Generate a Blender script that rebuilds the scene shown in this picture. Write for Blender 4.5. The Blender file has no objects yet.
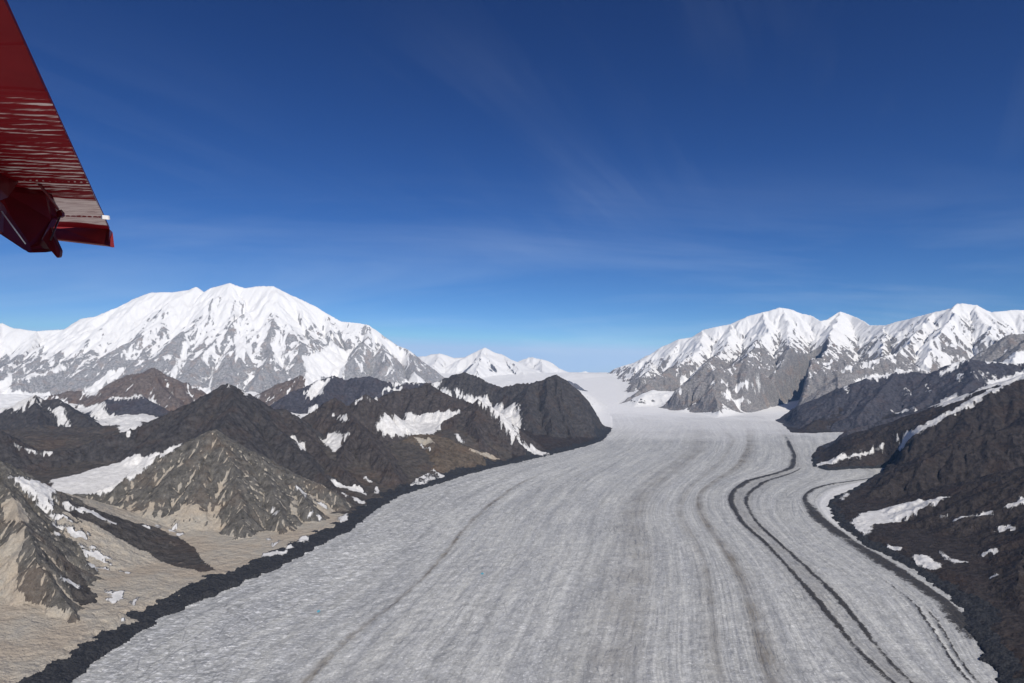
import bpy, math, time
import numpy as np
from mathutils import Vector
from concurrent.futures import ThreadPoolExecutor
T0 = time.time()
R = math.radians
S = bpy.context.scene

# ------------------------------------------------------------------ camera, light, exposure
F_PX, HOR = 682.7, 378.0                       # focal length in pixels, horizon row
CAM_Z = 1100.0                                 # metres above the near ice
PITCH = math.atan((HOR-341.5)/F_PX)
cam = bpy.data.cameras.new('camera'); cam_o = bpy.data.objects.new('camera', cam)
S.collection.objects.link(cam_o); S.camera = cam_o
cam.sensor_width = 36; cam.lens = 24; cam.clip_start = .1; cam.clip_end = 400000
cam_o.location = (0, 0, CAM_Z); cam_o.rotation_euler = (math.pi/2+PITCH, 0, 0)

SUN_EL, SUN_AZ = 42.0, 158.0                   # azimuth clockwise from the view direction
SKY_STRENGTH = .10
w = bpy.data.worlds.new('World'); S.world = w; w.use_nodes = True
nt = w.node_tree; nt.nodes.clear()
def N(t, kind, **kw):
    n = t.nodes.new(kind)
    for k, v in kw.items():
        if k.startswith('i_'):
            key = k[2:]
            n.inputs[int(key) if key.isdigit() else key.replace('_', ' ')].default_value = v
        else: setattr(n, k, v)
    return n
def world():
    L = nt.links.new
    out = N(nt, 'ShaderNodeOutputWorld'); bg = N(nt, 'ShaderNodeBackground'); bg.inputs[1].default_value = SKY_STRENGTH
    sky = N(nt, 'ShaderNodeTexSky', sky_type='NISHITA', sun_disc=False)
    sky.sun_elevation = R(SUN_EL); sky.sun_rotation = R(SUN_AZ); sky.altitude = 3200
    sky.air_density = 1.0; sky.dust_density = .25; sky.ozone_density = 2.0
    # the clear dark air of high mountains: each channel falls off faster towards the zenith
    sr = N(nt, 'ShaderNodeSeparateColor'); L(sky.outputs[0], sr.inputs[0]); cr = N(nt, 'ShaderNodeCombineColor')
    for c, (a, g, lim) in enumerate(SKY_RGB):
        d = N(nt, 'ShaderNodeMath', operation='MULTIPLY', i_1=.1); L(sr.outputs[c], d.inputs[0])
        mn = N(nt, 'ShaderNodeMath', operation='MINIMUM', i_1=lim); L(d.outputs[0], mn.inputs[0])
        p = N(nt, 'ShaderNodeMath', operation='POWER', i_1=g); L(mn.outputs[0], p.inputs[0])
        q = N(nt, 'ShaderNodeMath', operation='MULTIPLY', i_1=10*a); L(p.outputs[0], q.inputs[0]); L(q.outputs[0], cr.inputs[c])
    # thin cirrus, drawn out along one direction, high in the sky
    tc = N(nt, 'ShaderNodeTexCoord'); sep = N(nt, 'ShaderNodeSeparateXYZ'); L(tc.outputs['Generated'], sep.inputs[0])
    zz = N(nt, 'ShaderNodeMath', operation='MAXIMUM', i_1=.03); L(sep.outputs[2], zz.inputs[0])
    zz2 = N(nt, 'ShaderNodeMath', operation='ADD', i_1=.12); L(zz.outputs[0], zz2.inputs[0])
    dx = N(nt, 'ShaderNodeMath', operation='DIVIDE'); L(sep.outputs[0], dx.inputs[0]); L(zz2.outputs[0], dx.inputs[1])
    dy = N(nt, 'ShaderNodeMath', operation='DIVIDE'); L(sep.outputs[1], dy.inputs[0]); L(zz2.outputs[0], dy.inputs[1])
    cv = N(nt, 'ShaderNodeCombineXYZ'); L(dx.outputs[0], cv.inputs[0]); L(dy.outputs[0], cv.inputs[1])
    mp = N(nt, 'ShaderNodeMapping'); mp.inputs['Scale'].default_value = (.30, 1.9, 1); mp.inputs['Location'].default_value = WISP
    mr = N(nt, 'ShaderNodeMapping'); mr.inputs['Rotation'].default_value = (0, 0, R(-62)); L(cv.outputs[0], mr.inputs[0]); L(mr.outputs[0], mp.inputs[0])
    n1 = N(nt, 'ShaderNodeTexNoise', i_Scale=1.3, i_Detail=6.0, i_Roughness=.62, i_Distortion=.5); L(mp.outputs[0], n1.inputs[0])
    n2 = N(nt, 'ShaderNodeTexNoise', i_Scale=.55, i_Detail=2.0); L(cv.outputs[0], n2.inputs[0])
    r1 = N(nt, 'ShaderNodeMapRange', i_1=.47, i_2=.85); L(n1.outputs[0], r1.inputs[0])
    r2 = N(nt, 'ShaderNodeMapRange', i_1=.42, i_2=.72); L(n2.outputs[0], r2.inputs[0])
    mu = N(nt, 'ShaderNodeMath', operation='MULTIPLY'); L(r1.outputs[0], mu.inputs[0]); L(r2.outputs[0], mu.inputs[1])
    mu2 = N(nt, 'ShaderNodeMath', operation='MULTIPLY', i_1=CIRRUS); L(mu.outputs[0], mu2.inputs[0])
    m3 = N(nt, 'ShaderNodeMapping'); m3.inputs['Scale'].default_value = (.34, .8, 1); m3.inputs['Location'].default_value = VEIL
    L(cv.outputs[0], m3.inputs[0])
    n3 = N(nt, 'ShaderNodeTexNoise', i_Scale=.8, i_Detail=7.0, i_Roughness=.6, i_Distortion=.9); L(m3.outputs[0], n3.inputs[0])
    r3 = N(nt, 'ShaderNodeMapRange', i_1=.46, i_2=.78, i_3=0.0, i_4=.24); L(n3.outputs[0], r3.inputs[0])
    el = N(nt, 'ShaderNodeMapRange', i_1=.30, i_2=.10, i_3=0.0, i_4=1.0); L(sep.outputs[2], el.inputs[0])
    v3 = N(nt, 'ShaderNodeMath', operation='MULTIPLY'); L(r3.outputs[0], v3.inputs[0]); L(el.outputs[0], v3.inputs[1])
    mx = N(nt, 'ShaderNodeMath', operation='ADD', use_clamp=True); L(mu2.outputs[0], mx.inputs[0]); L(v3.outputs[0], mx.inputs[1])
    mix = N(nt, 'ShaderNodeMix', data_type='RGBA'); L(mx.outputs[0], mix.inputs[0])
    L(cr.outputs[0], mix.inputs[6])
    mix.inputs[7].default_value = (7, 8, 9.2, 1)
    L(mix.outputs[2], bg.inputs[0]); L(bg.outputs[0], out.inputs[0])
SKY_RGB = ((1.05, 2.15, .64), (.90, 1.80, .78), (.93, 1.52, .93)); CIRRUS = .11; WISP = (3.4442, 2.5795, 0); VEIL = (-0.7943, -2.4108, 0)
world()
sun = bpy.data.lights.new('sun', 'SUN'); sun.energy = 3.5; sun.angle = R(.5); sun.color = (1, .945, .865)
sun_o = bpy.data.objects.new('sun', sun); S.collection.objects.link(sun_o)
to_sun = Vector((math.sin(R(SUN_AZ))*math.cos(R(SUN_EL)), math.cos(R(SUN_AZ))*math.cos(R(SUN_EL)), math.sin(R(SUN_EL))))
sun_o.rotation_euler = to_sun.to_track_quat('Z', 'Y').to_euler()
vs = S.view_settings; vs.view_transform = 'Standard'; vs.look = 'None'; vs.exposure = 0.27; vs.gamma = 1; vs.use_curve_mapping = False
S.cycles.use_denoising = True; S.cycles.max_bounces = 5; S.cycles.diffuse_bounces = 2; S.cycles.volume_bounces = 0
HAZE_DENSITY = .85e-5

# ------------------------------------------------------------------ helpers
def ray(u, v):                                 # photograph pixel -> direction with y = 1
    a, b = (u-512)/F_PX, (341.5-v)/F_PX
    cp, sp = math.cos(PITCH), math.sin(PITCH)
    x, y, z = a, cp-b*sp, sp+b*cp
    return x/y, 1.0, z/y
def at(u, v, Y):                               # pixel + distance (km) -> world point
    x, _, z = ray(u, v); Y *= 1000.0
    return (x*Y, Y, CAM_Z+z*Y)
def zg(y):                                     # the ice surface: gentle rise, steeper into the snow basin
    y = np.asarray(y, dtype=np.float64)
    t = np.clip((y-17000)/14000, 0, 1.0)
    return .013*np.maximum(y, 0)+827*t**1.5
def on_ice(u, v):
    x, _, z = ray(u, v); Y = 5000.0
    lo, hi = 1000.0, 31000.0
    for _ in range(50):
        m = (lo+hi)/2
        if CAM_Z+z*m > float(zg(m)): lo = m
        else: hi = m
    return (x*lo, lo)
POOL = ThreadPoolExecutor(4)
def pmap(fn, *arrs):                           # run a point-wise function in four threads
    sh = arrs[0].shape; fl = [a.ravel() for a in arrs]; n = fl[0].size
    if n == 0: return fn(*arrs)
    ch = max(1, min(40000, n//4+1)); idx = [slice(i, min(n, i+ch)) for i in range(0, n, ch)]
    res = list(POOL.map(lambda s: fn(*[f[s] for f in fl]), idx))
    if isinstance(res[0], tuple):
        return tuple(np.concatenate([r[k] for r in res]).reshape(sh) for k in range(len(res[0])))
    return np.concatenate(res).reshape(sh)
def hsh(ix, iy, seed):
    h = (ix.astype(np.int64)*374761393+iy.astype(np.int64)*668265263+seed*1274126177) & 0xffffffff
    h = ((h ^ (h >> 13))*1274126177) & 0xffffffff
    return (h ^ (h >> 16)) & 0xffffffff
def vnoise(x, y, seed=0):                      # gradient noise, about -1..1
    ix, iy = np.floor(x), np.floor(y); fx, fy = x-ix, y-iy
    ix = ix.astype(np.int64); iy = iy.astype(np.int64)
    u = fx*fx*fx*(fx*(fx*6-15)+10); v = fy*fy*fy*(fy*(fy*6-15)+10)
    def g(a, b):
        an = hsh(ix+a, iy+b, seed)*(2*np.pi/4294967296.0)
        return np.cos(an)*(fx-a)+np.sin(an)*(fy-b)
    a, b, c, d = g(0, 0), g(1, 0), g(0, 1), g(1, 1)
    return 1.5*((a+(b-a)*u)+((c+(d-c)*u)-(a+(b-a)*u))*v)
def fbm(x, y, lam, octv=4, seed=0, rough=.5):
    def f(x, y):
        o = np.zeros(x.shape); am = 1.; t = 0.; fr = 1./lam
        for k in range(octv):
            o += am*vnoise(x*fr+17.3*k, y*fr-9.1*k, seed+k*7); t += am; am *= rough; fr *= 2.03
        return o/t*1.6
    return pmap(f, x, y)
def erode(x, y, dx, dy, seed):                 # stripes along the fall line: value, derivative along (dx,dy)
    ix, iy = np.floor(x), np.floor(y); fx, fy = x-ix, y-iy
    ix = ix.astype(np.int64); iy = iy.astype(np.int64)
    c = np.zeros(x.shape); s = np.zeros(x.shape); wt = np.full(x.shape, 1e-6)
    for i in (-1, 0, 1):
        for j in (-1, 0, 1):
            h = hsh(ix+i, iy+j, seed)
            jx = ((h & 1023)/1023.-.5)*.6+.5; jy = (((h >> 10) & 1023)/1023.-.5)*.6+.5
            px, py = fx-i-jx, fy-j-jy
            d = px*px+py*py
            wgt = np.maximum(0, 1-d/1.6)**2
            ph = 2*np.pi*(px*dx+py*dy)+((h >> 20) & 7)*.15
            c += wgt*np.cos(ph); s += wgt*np.sin(ph); wt += wgt
    return c/wt, s/wt
def ss(a, b, x):
    t = np.clip((x-a)/(b-a), 0, 1); return t*t*(3-2*t)
def inside(px, py, poly):
    r = np.zeros(px.shape, bool); n = len(poly)
    for i in range(n):
        x1, y1 = poly[i]; x2, y2 = poly[(i+1) % n]
        if y1 == y2: continue
        c = ((y1 > py) != (y2 > py)) & (px < (x2-x1)*(py-y1)/(y2-y1)+x1)
        r ^= c
    return r
def seg_dist(px, py, pts, closed=False):
    d = np.full(px.shape, 1e18); n = len(pts)
    for i in range(n if closed else n-1):
        x1, y1 = pts[i]; x2, y2 = pts[(i+1) % n]
        ex, ey = x2-x1, y2-y1; L2 = ex*ex+ey*ey+1e-9
        t = np.clip(((px-x1)*ex+(py-y1)*ey)/L2, 0, 1)
        d = np.minimum(d, (px-x1-t*ex)**2+(py-y1-t*ey)**2)
    return np.sqrt(d)

# ------------------------------------------------------------------ grid that covers the whole land, finer where it is near
az = np.concatenate([np.radians(np.arange(-180, -46, 4.)), np.radians(np.arange(-46, -40.6, .6)),
                     np.linspace(R(-40.6), R(40.6), 1400), np.radians(np.arange(41.2, 46.1, .6)), np.radians(np.arange(50, 180.1, 4.))])
r = [20.]
while r[-1] < 41000:
    c = r[-1]
    q = .12 if c < 1500 else .02 if c < 2150 else .003 if c < 12000 else .0022 if c < 16000 else .0015 if c < 32000 else .004 if c < 38000 else .06
    r.append(c*(1+q))
r = np.array(r)
NA, NR = len(az), len(r)
A2, R2 = np.meshgrid(az, r, indexing='ij')
X = R2*np.sin(A2); Y = R2*np.cos(A2)
GLAC_Z = zg(Y)
print('grid', NA, NR, time.time()-T0)

# ------------------------------------------------------------------ glacier outline and flow lines
ICE_L = [(66,683),(111,651),(158,619),(200,600),(240,582),(291,560),(350,529),(380,506),(400,495),(453,478),(492,467.6),(526,460),(558,453),(584,446.5),(603,440),(611,431),(612.5,425.5),(611,416),(606,405),(598,398),(590,392),(578,387),(566,382)]
ICE_R = [(600,377.5),(617,383),(626,396),(617,404),(632,407.5),(653,406.5),(667,409),(676,412),(692,412.6),(716,418),(732,416.5),(758,411),(790,402),(821,395),(812,402),(790,412),(776,420),(786,427),(792,432.5),(812,433),(835,432),(850,432.5),(838,439),(818,447),(813,455),(813,465),(826,470),(855,468.5),(886,468),(872,478),(851,490),(832,498),(829,506),(838,522),(863,543),(905,564),(935,585),(962,607),(966,618),(973,635),(986,660),(1001,683)]
poly = [on_ice(*p) for p in ICE_L]+[on_ice(*p) for p in ICE_R]
poly = poly+[(1500, 1500), (1900, 0), (2300, -8000), (-2300, -8000), (-2100, 0), (-1650, 1500)]
def shore(x, y):
    jx = 26*vnoise(x/90, y/90, 5)+9*vnoise(x/30, y/30, 6); jy = 26*vnoise(x/90, y/90, 8)
    d = seg_dist(x+jx, y+jy, poly, True)
    return np.where(inside(x+jx, y+jy, poly), -d, d)
OUT = pmap(shore, X, Y)                        # >0 outside the ice
FLOW = [
 [(66,683),(158,619),(240,582),(350,529),(400,495),(453,478),(526,460),(584,446.5),(611,428),(606,405),(585,388)],
 [(303,682),(337,651),(358,630),(392,604),(427,574),(451,549),(475,518),(512,487),(560,465),(605,450),(640,425),(625,400),(600,386)],
 [(450,683),(480,640),(510,590),(535,550),(555,515),(590,480),(640,450),(665,425),(645,405),(610,385)],
 [(612,683),(624,650),(637,578),(641,541),(634,515),(641,497),(667,474),(700,450),(700,425),(662,410),(620,388)],
 [(718,683),(715,640),(709,578),(700,548),(684,520),(680,508),(693,485),(722,462),(735,440),(715,421),(668,411)],
 [(767,683),(755,626),(741,578),(718,541),(698,511),(698,493),(718,478),(737,467),(748,448),(749,430),(742,420),(700,416)],
 [(890,683),(867,660),(837,630),(807,589),(774,552),(741,522),(730,504),(731,491),(748,480),(774,474),(793,469),(796,456),(791,445),(780,425),(770,412)],
 [(955,683),(934,645),(905,605),(878,580),(843,560),(815,543),(789,515),(790,497),(810,485),(830,477),(832,470),(806,458),(805,445),(800,434),(810,424)],
 [(1003,690),(975,644),(967,620),(946,599),(913,580),(880,559),(843,535),(816,516),(802,499),(809,489),(830,484),(859,479),(884,477.5),(900,474),(870,463),(850,450),(850,430)],
 [(1040,690),(1001,640),(970,608),(934,582),(905,562),(863,541),(838,522),(829,508),(832,500),(851,490),(884,475),(900,465),(850,450),(880,435)],
]
def flow_line(px):
    q = [on_ice(*p) for p in px]; ys = [q[0][1]]; xs = [q[0][0]]
    for x, y in q[1:]:
        if y > ys[-1]+15: ys.append(y); xs.append(x)
    ys = [-9000, 0]+ys+[62000]; xs = [xs[0]*.9, xs[0]*.97]+xs+[xs[-1]]
    yy = np.arange(-9000, 40000, 40.); xx = np.interp(yy, ys, xs)
    for w_ in (4, 4, 3):
        k_ = np.ones(2*w_+1)/(2*w_+1); xx = np.convolve(np.pad(xx, w_, mode='edge'), k_, 'valid')
    return yy, xx
lines = [flow_line(l) for l in FLOW]
def flow_u(x, y):
    xs = np.stack([np.interp(y, a, b) for a, b in lines])
    for k in range(1, len(lines)): xs[k] = np.maximum(xs[k], xs[k-1]+25)
    u = np.where(x < xs[0], -(xs[0]-x)/600., 0.)
    for k in range(len(lines)-1):
        t = np.clip((x-xs[k])/(xs[k+1]-xs[k]), 0, 1); u = np.where(x >= xs[k], k+t, u)
    return np.where(x > xs[-1], len(lines)-1+(x-xs[-1])/600., u)
U = pmap(flow_u, X, Y)
print('flow', time.time()-T0)

# ------------------------------------------------------------------ mountain masses: crests and spurs given as points with a distance each
# mass: name, label, slope, concavity per km, gully wavelength (m), gully depth factor, octaves, tint key, crests [(slope multiplier, points)]
MASSES = []
def mass(name, label, cat, slope, conc, lam, dep, tint, crests, reach=6000, snow=None, octv=6, talus=1e6):
    MASSES.append(dict(name=name, label=label, cat=cat, slope=slope, conc=conc, lam=lam, dep=dep, tint=tint, reach=reach, snow=snow, octv=octv,
                       talus=talus, crests=[(m, [at(*p) for p in c]) for m, c in crests]))
mass('mountain', 'huge snow covered mountain with several white summits and long grey rock ribs', 'mountain', .80, .035, 1300, .095, 'grey', [
 (1, [(-220,322,27),(-60,318,26),(0,323,25.5),(13,328,25.5),(40,331,25.5),(61,329,25.5),(82,319,25.5),(98,315,25.3),(116,307,25),(129,299,25),(150,292,25),(171,292,25),(187,290,25),(195,286.5,25),(203,292,25),(211,287.5,25),(232,283,25),(247,288,25),(263,286,25),(276,286,25),(290,293,25),(311,305,25),(327,313,24.8),(342,321,24.7),(358,323,24.6),(369,325,24.5),(379,335,24.3),(392,342,24.2),(406,350,24),(411,357,23.8),(420,369,23.2),(428,378,22.4)]),
 (1.15, [(232,283,25),(243,303,24),(245,325,22.9),(243,340,22.2),(228,362,21.2),(200,386,20.3)]),
 (1.2, [(243,340,22.2),(247,360,21.2),(250,393,19.8)]),
 (1.2, [(243,340,22.2),(262,357,21.3),(272,375,20.4),(268,392,19.7)]),
 (1.15, [(203,292,25),(214,308,24),(216,328,22.9),(206,350,21.8),(188,377,20.5)]),
 (1.15, [(195,287,25),(194,305,24.2),(190,325,23),(178,345,21.9),(164,368,20.8)]),
 (1.1, [(171,292,25),(168,310,24.2),(156,328,23.2),(140,343,22.4),(122,355,21.6),(114,374,20.5)]),
 (1.1, [(129,299,25),(124,318,24.2),(103,338,22.8),(84,350,22),(57,368,20.6),(19,380,19.6)]),
 (1.1, [(98,315,25.3),(80,332,24),(60,345,22.9),(46,360,21.9),(40,376,20.8)]),
 (1.1, [(40,331,25.5),(30,347,23.5),(14,362,22)]),
 (1.1, [(0,323,25.5),(-20,345,23.8),(-40,370,22)]),
 (1.15, [(276,286,25),(281,305,24.2),(272,330,23),(280,350,22),(300,372,21)]),
 (1.15, [(290,293,25),(303,315,24),(310,335,23),(314,350,22.2)]),
 (1.15, [(327,313,24.8),(333,328,23.9),(334,343,23.1)]),
 (1.15, [(369,325,24.5),(370,338,23.5),(355,352,22.4),(346,367,21.5),(343,384,20.5)]),
 (1.15, [(379,335,24.3),(384,350,22.9),(390,372,21.2)]),
 (1.15, [(406,350,24),(409,364,22.7),(418,382,21.2)]),
], reach=9000, snow='foraker')
mass('mountain', 'long jagged white mountain wall with three high summits above brown grey cliffs', 'mountain', .80, .03, 950, .115, 'warm', [
 (1, [(594,374,33),(608,374,32),(616,368,31),(632,363,30.5),(645,355.6,30),(653,354,29.6),(663,346,29),(679,339,28.5),(692,337,28.2),(703,330,28),(716,327,27.7),(732,324,27.5),(748,316,27.2),(763,312,27),(779,307.5,27),(790,308.5,27),(808,315,26.7),(821,321,26),(829,319,26.5),(840,311.5,27),(853,316,26.6),(870,325,25),(884,325,24),(900,321,23.2),(918,317,22.6),(934,312,22),(950,308,21.7),(957,303.5,21.5),(962,303,21.5),(976,305,21.3),(992,312,21),(1011,310,21),(1024,310,21),(1100,302,21),(1200,318,22)]),
 (1.1, [(703,330,28),(700,350,25),(676,366,22.6),(655,378,21.4),(640,390,20.7),(624,401,20.2)]),
 (1.1, [(732,324,27.5),(728,345,24.5),(706,365,21),(692,390,19),(676,408,18)]),
 (1.1, [(763,312,27),(768,330,24.7),(752,350,21.6),(735,371,19.2),(712,387,17.6),(716,414,16.2)]),
 (1.1, [(784,308,27),(788,330,25),(792,352,21.2),(778,378,18.7),(762,402,17.4)]),
 (1.1, [(840,312,27),(826,345,22.2),(810,366,19.2),(800,394,17.8)]),
 (1.1, [(934,312,22),(918,332,20.7),(905,348,19.5),(868,368,17.9),(836,376,17.2),(830,392,16.9)]),
 (1.1, [(957,303,21.5),(948,322,20.4),(932,342,19.4),(925,364,18.2)]),
 (1.1, [(976,305,21.3),(986,325,20),(998,345,18.6),(1004,362,17.2)]),
 (1.1, [(645,356,30),(652,368,26.5),(640,380,24)]),
 (1., [(688,382,18.6),(712,370,18.7),(745,362,18.8),(775,360,18.8),(805,357,18.8),(840,360,18.6),(870,362,18.4),(900,355,18.4)]),
 (1.1, [(884,325,24),(884,345,21.5),(878,362,19.3),(858,366,18.2)]),
], reach=9000, snow='denali')
mass('mountain', 'rounded snow peak with a small dark cornice at the right edge of the range', 'mountain', .75, .03, 700, .08, 'warm', [
 (1, [(990,362,15.6),(997,352,15.6),(1003,340,15.6),(1010,334.5,15.6),(1024,333,15.6),(1070,325,15.6),(1200,330,15.6)]),
 (1, [(1040,330,15.6),(1022,345,14.8),(1010,358,14)]),
], reach=3000, snow='low')
mass('mountain', 'pointed pure white snow peaks far behind the dark middle ridges', 'mountain', .55, .04, 1900, .07, 'blue', [
 (1, [(405,357,35),(424,356,34),(439,353,34),(453,358,34),(466,357,34),(476,352,33.5),(487,347.5,33),(496,352,33),(505,355,33),(519,363,33),(530,372,32)]),
 (1, [(519,362,37),(529,357.5,37),(542,359,37),(558,367,37),(571,373,37),(584,371.5,37),(598,374.5,37),(608,373,37)]),
 (1.3, [(487,347.5,33),(480,360,31),(476,372,29)]),
 (1.3, [(505,355,33),(514,364,31.5),(525,380,29.5)]),
 (1.3, [(439,353,34),(432,366,31.5),(436,378,29.5)]),
 (1.3, [(542,359,37),(540,372,34),(552,382,31)]),
], reach=8000, snow='white')
mass('hill', 'low bluish rock spur sticking out of the far white snow basin', 'hill', 0.9, .04, 500, .08, 'blue', [
 (1, [(560,380,25),(569,380.5,25),(582,386,24.6),(592,390,24.2),(603,395.5,23.6)])], reach=2500, snow='none')
# left side
mass('hill', 'brown rocky hill with thin snow gullies right below the huge white mountain', 'hill', 0.78, .05, 480, .09, 'brown', [
 (1, [(44,398,14),(53,394.5,14),(74,390.5,14),(97,392,13.8),(111,382.6,13.6),(126,376,13.5),(140,372,13.4),(153,367.5,13.3),(163,373,13.3),(179,380,13.3),(195,386.5,13.4),(206,396,13.4),(215,404,13.4)]),
 (1.1, [(153,367.5,13.3),(158,382,12.9),(172,398,12.4),(176,408,12.2)]),
 (1.1, [(126,376,13.5),(122,388,13),(108,396,12.7)]),
], reach=3000, snow='low')
mass('hill', 'purple brown hill between the black peak and the huge white mountain', 'hill', 0.8, .05, 420, .08, 'brown', [
 (1, [(240,402,14.5),(250,397,14.5),(263,392,14.5),(276,384,14.5),(290,380,14.5),(300,374.7,14.5),(307,381,15.4),(314,390,14)])], reach=2500, snow='low')
mass('hill', 'long dark slate blue ridge under the right foot of the huge white mountain', 'hill', 0.72, .05, 360, .09, 'slate', [
 (1, [(255,410,12.4),(266,407.6,12.4),(287,394.5,12.6),(305,386.5,12.8),(316,381,13),(334,375.3,13.2),(348,380,13.2),(358,377,13.2),(369,376,13.2),(384,381,13.2),(400,383,13.2),(419,382,13.2),(432,383,13.2),(440,386,13)]),
 (1.1, [(334,375.3,13.2),(325,390,12.5),(318,402,12)]),
], reach=2600, snow='none')
mass('hill', 'dark hill with a hanging snow patch at the left edge', 'hill', 0.72, .06, 323, .095, 'dark', [
 (1, [(-120,400,9.6),(-50,415,9.6),(0,408.5,9.6),(13,405.5,9.6),(26,398.5,9.6),(34,394.5,9.6),(42,399,9.6),(48,399.5,9.6),(56,398.5,9.6),(68,405,9.5),(84,417,9.3),(105,427,9),(121,434,8.8)]),
 (1.1, [(34,394.5,9.6),(40,415,9.1),(30,435,8.6)]),
], reach=2500, snow='none')
mass('hill', 'small dark ridge trimmed with snow standing in the side glacier', 'hill', 0.75, .06, 300, .05, 'slate', [
 (1, [(100,407,10.9),(105,402,10.9),(113,396,10.9),(126,397.6,10.9),(142,395,10.9),(153,402,10.8),(166,410,10.6)])], reach=1400, snow='none')
mass('hill', 'blackish peak with a sharp rocky summit above the tan pyramid', 'hill', 0.72, .07, 340, .095, 'dark', [
 (1, [(-140,395,6.4),(-60,415,6.3),(-20,426,6.2),(0,430.5,6.2),(8,436,6.2),(16,443,6.2),(36,449,6.25),(58,452.5,6.3),(80,447,6.5),(97,439,6.6),(116,434,6.7),(137,427.5,6.8),(152,421,6.9),(166,414,7),(182,406,7.1),(195,400.5,7.15),(206,396,7.2),(211,392,7.2),(219,388,7.2),(224,384.5,7.2),(228,383,7.2),(233,385,7.2),(238,388.5,7.2),(243,392.5,7.2),(246,398,7.2),(256,403,7.3),(267,408,7.4),(276,409.5,7.4),(284,408.5,7.45),(293,416,7.5),(302,419,7.6)]),
 (1.1, [(228,383,7.2),(234,402,6.8),(226,420,6.3)]),
 (1.1, [(246,398,7.2),(276,428,6.7),(310,461,6.15),(340,489,5.7)]),
], reach=2600, snow='none')
mass('hill', 'brown black double peaked ridge left of the snowy cirque', 'hill', 0.8, .07, 323, .095, 'darkbrown', [
 (1, [(302,419,7.8),(312,411,7.9),(324,404,8),(332,399,8),(336,397.5,8),(343,404,8.05),(350,405.5,8.1),(358,399.5,8.15),(365,394.5,8.2),(373,401,8.2),(382,408,8.2),(392,413,8.2),(402,420,8.1),(412,430,8)]),
 (1.1, [(336,397.5,8),(346,412,7.6),(359,426,7.2),(373,444,6.8),(390,462,6.5),(400,478,6.3)]),
 (1.1, [(359,426,7.2),(346,445,6.8),(342,462,6.5)]),
 (1.1, [(284,409,7.45),(305,432,7),(322,452,6.6),(348,470,6.2),(360,486,6)]),
], reach=2400, snow='none')
mass('hill', 'dark hill with a curved snow edge behind the wide snowy cirque', 'hill', 0.74, .06, 323, .095, 'darkbrown', [
 (1, [(368,400,10),(379,397,10.1),(395,391,10.2),(411,388,10.3),(420,386.5,10.3),(428,383,10.4),(435,389,10.2),(453,396.5,10),(474,404,9.8),(480,408,9.6)])], reach=2200, snow='none')
mass('hill', 'dark conical hill in front of the winding snow tongue', 'hill', 0.84, .07, 289, .095, 'darkbrown', [
 (1, [(436,428,9),(441,424,9),(453,415,9.1),(466,409.6,9.2),(473,403,9.3),(479,399,9.3),(490,406,9.2),(500,413,9.1),(505,424,9),(509,434,8.9),(515,441,8.7),(532,447,8.6),(544,452,8.5)]),
 (1.1, [(479,399,9.3),(475,420,8.8),(480,440,8.3)]),
], reach=1700, snow='none')
mass('hill', 'low tawny brown ridge above the ice edge between two dark hills', 'hill', .45, .08, 260, .06, 'tawny', [
 (1, [(402,441,7.9),(410,435,7.9),(426,433.5,8),(447,438,8),(468,448,7.9),(495,454,7.9),(516,457,7.9)]),
 (1, [(426,433.5,8),(440,455,7.4)])], reach=1200, snow='none')
mass('hill', 'dark pointed headland where the glacier bends round the last hill', 'hill', 1.0, .05, 357, .095, 'dark', [
 (1, [(426,384,12.6),(440,381,12.6),(453,375,12.6),(460,373,12.5),(466,372,12.5),(474,375.5,12.4),(482,379,12.3),(497,386,12.1),(503,387,12),(516,383.5,11.9),(532,382.5,11.8),(540,380,11.8),(548,377,11.8),(556,374.3,11.8),(562,378,11.9),(569,383,12),(577,392,12.2),(584,402,12.4),(591,410,12.6),(600,418,12.8),(607,424,13)]),
 (1.12, [(556,374.3,11.8),(558,396,11.4),(565,419,10.9),(573,437,10.4)]),
 (.7, [(532,382.5,11.8),(524,398,11.1),(530,420,10.3),(535,442,9.7)]),
 (1.0, [(548,377,11.8),(546,400,11.1),(552,425,10.3),(558,442,9.9)]),
 (1.15, [(577,392,12.2),(580,413,11.8),(590,431,11.3)]),
], reach=2400, snow='none')
mass('hill', 'tan and grey pyramid shaped mountain scored with pale scree gullies', 'hill', .74, .28, 230, .11, 'granite', [
 (1, [(40,494,4.9),(66,495,4.9),(97,492,4.9),(121,480,5),(142,467,5.1),(158,456.5,5.2),(182,445,5.3),(198,437,5.4),(205,432,5.4),(213,429,5.4),(219,432.5,5.42),(231,439,5.45),(243,446,5.5),(272,464,5.5),(293,476,5.45),(317,484,5.4),(338,494,5.35),(350,506,5.25)]),
 (1.1, [(213,429,5.4),(208,455,5.15),(190,485,4.85),(176,503,4.65)]),
 (1.1, [(213,429,5.4),(232,462,5.05),(240,495,4.75),(244,527,4.4)]),
 (1.1, [(243,446,5.5),(268,478,5.1),(277,505,4.8),(282,516,4.62)]),
 (1.1, [(182,445,5.3),(165,470,5.05),(148,498,4.8)]),
 (1.1, [(272,464,5.5),(296,486,5.25),(310,505,4.95)]),
], reach=1900, snow='none', talus=640)
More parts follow.
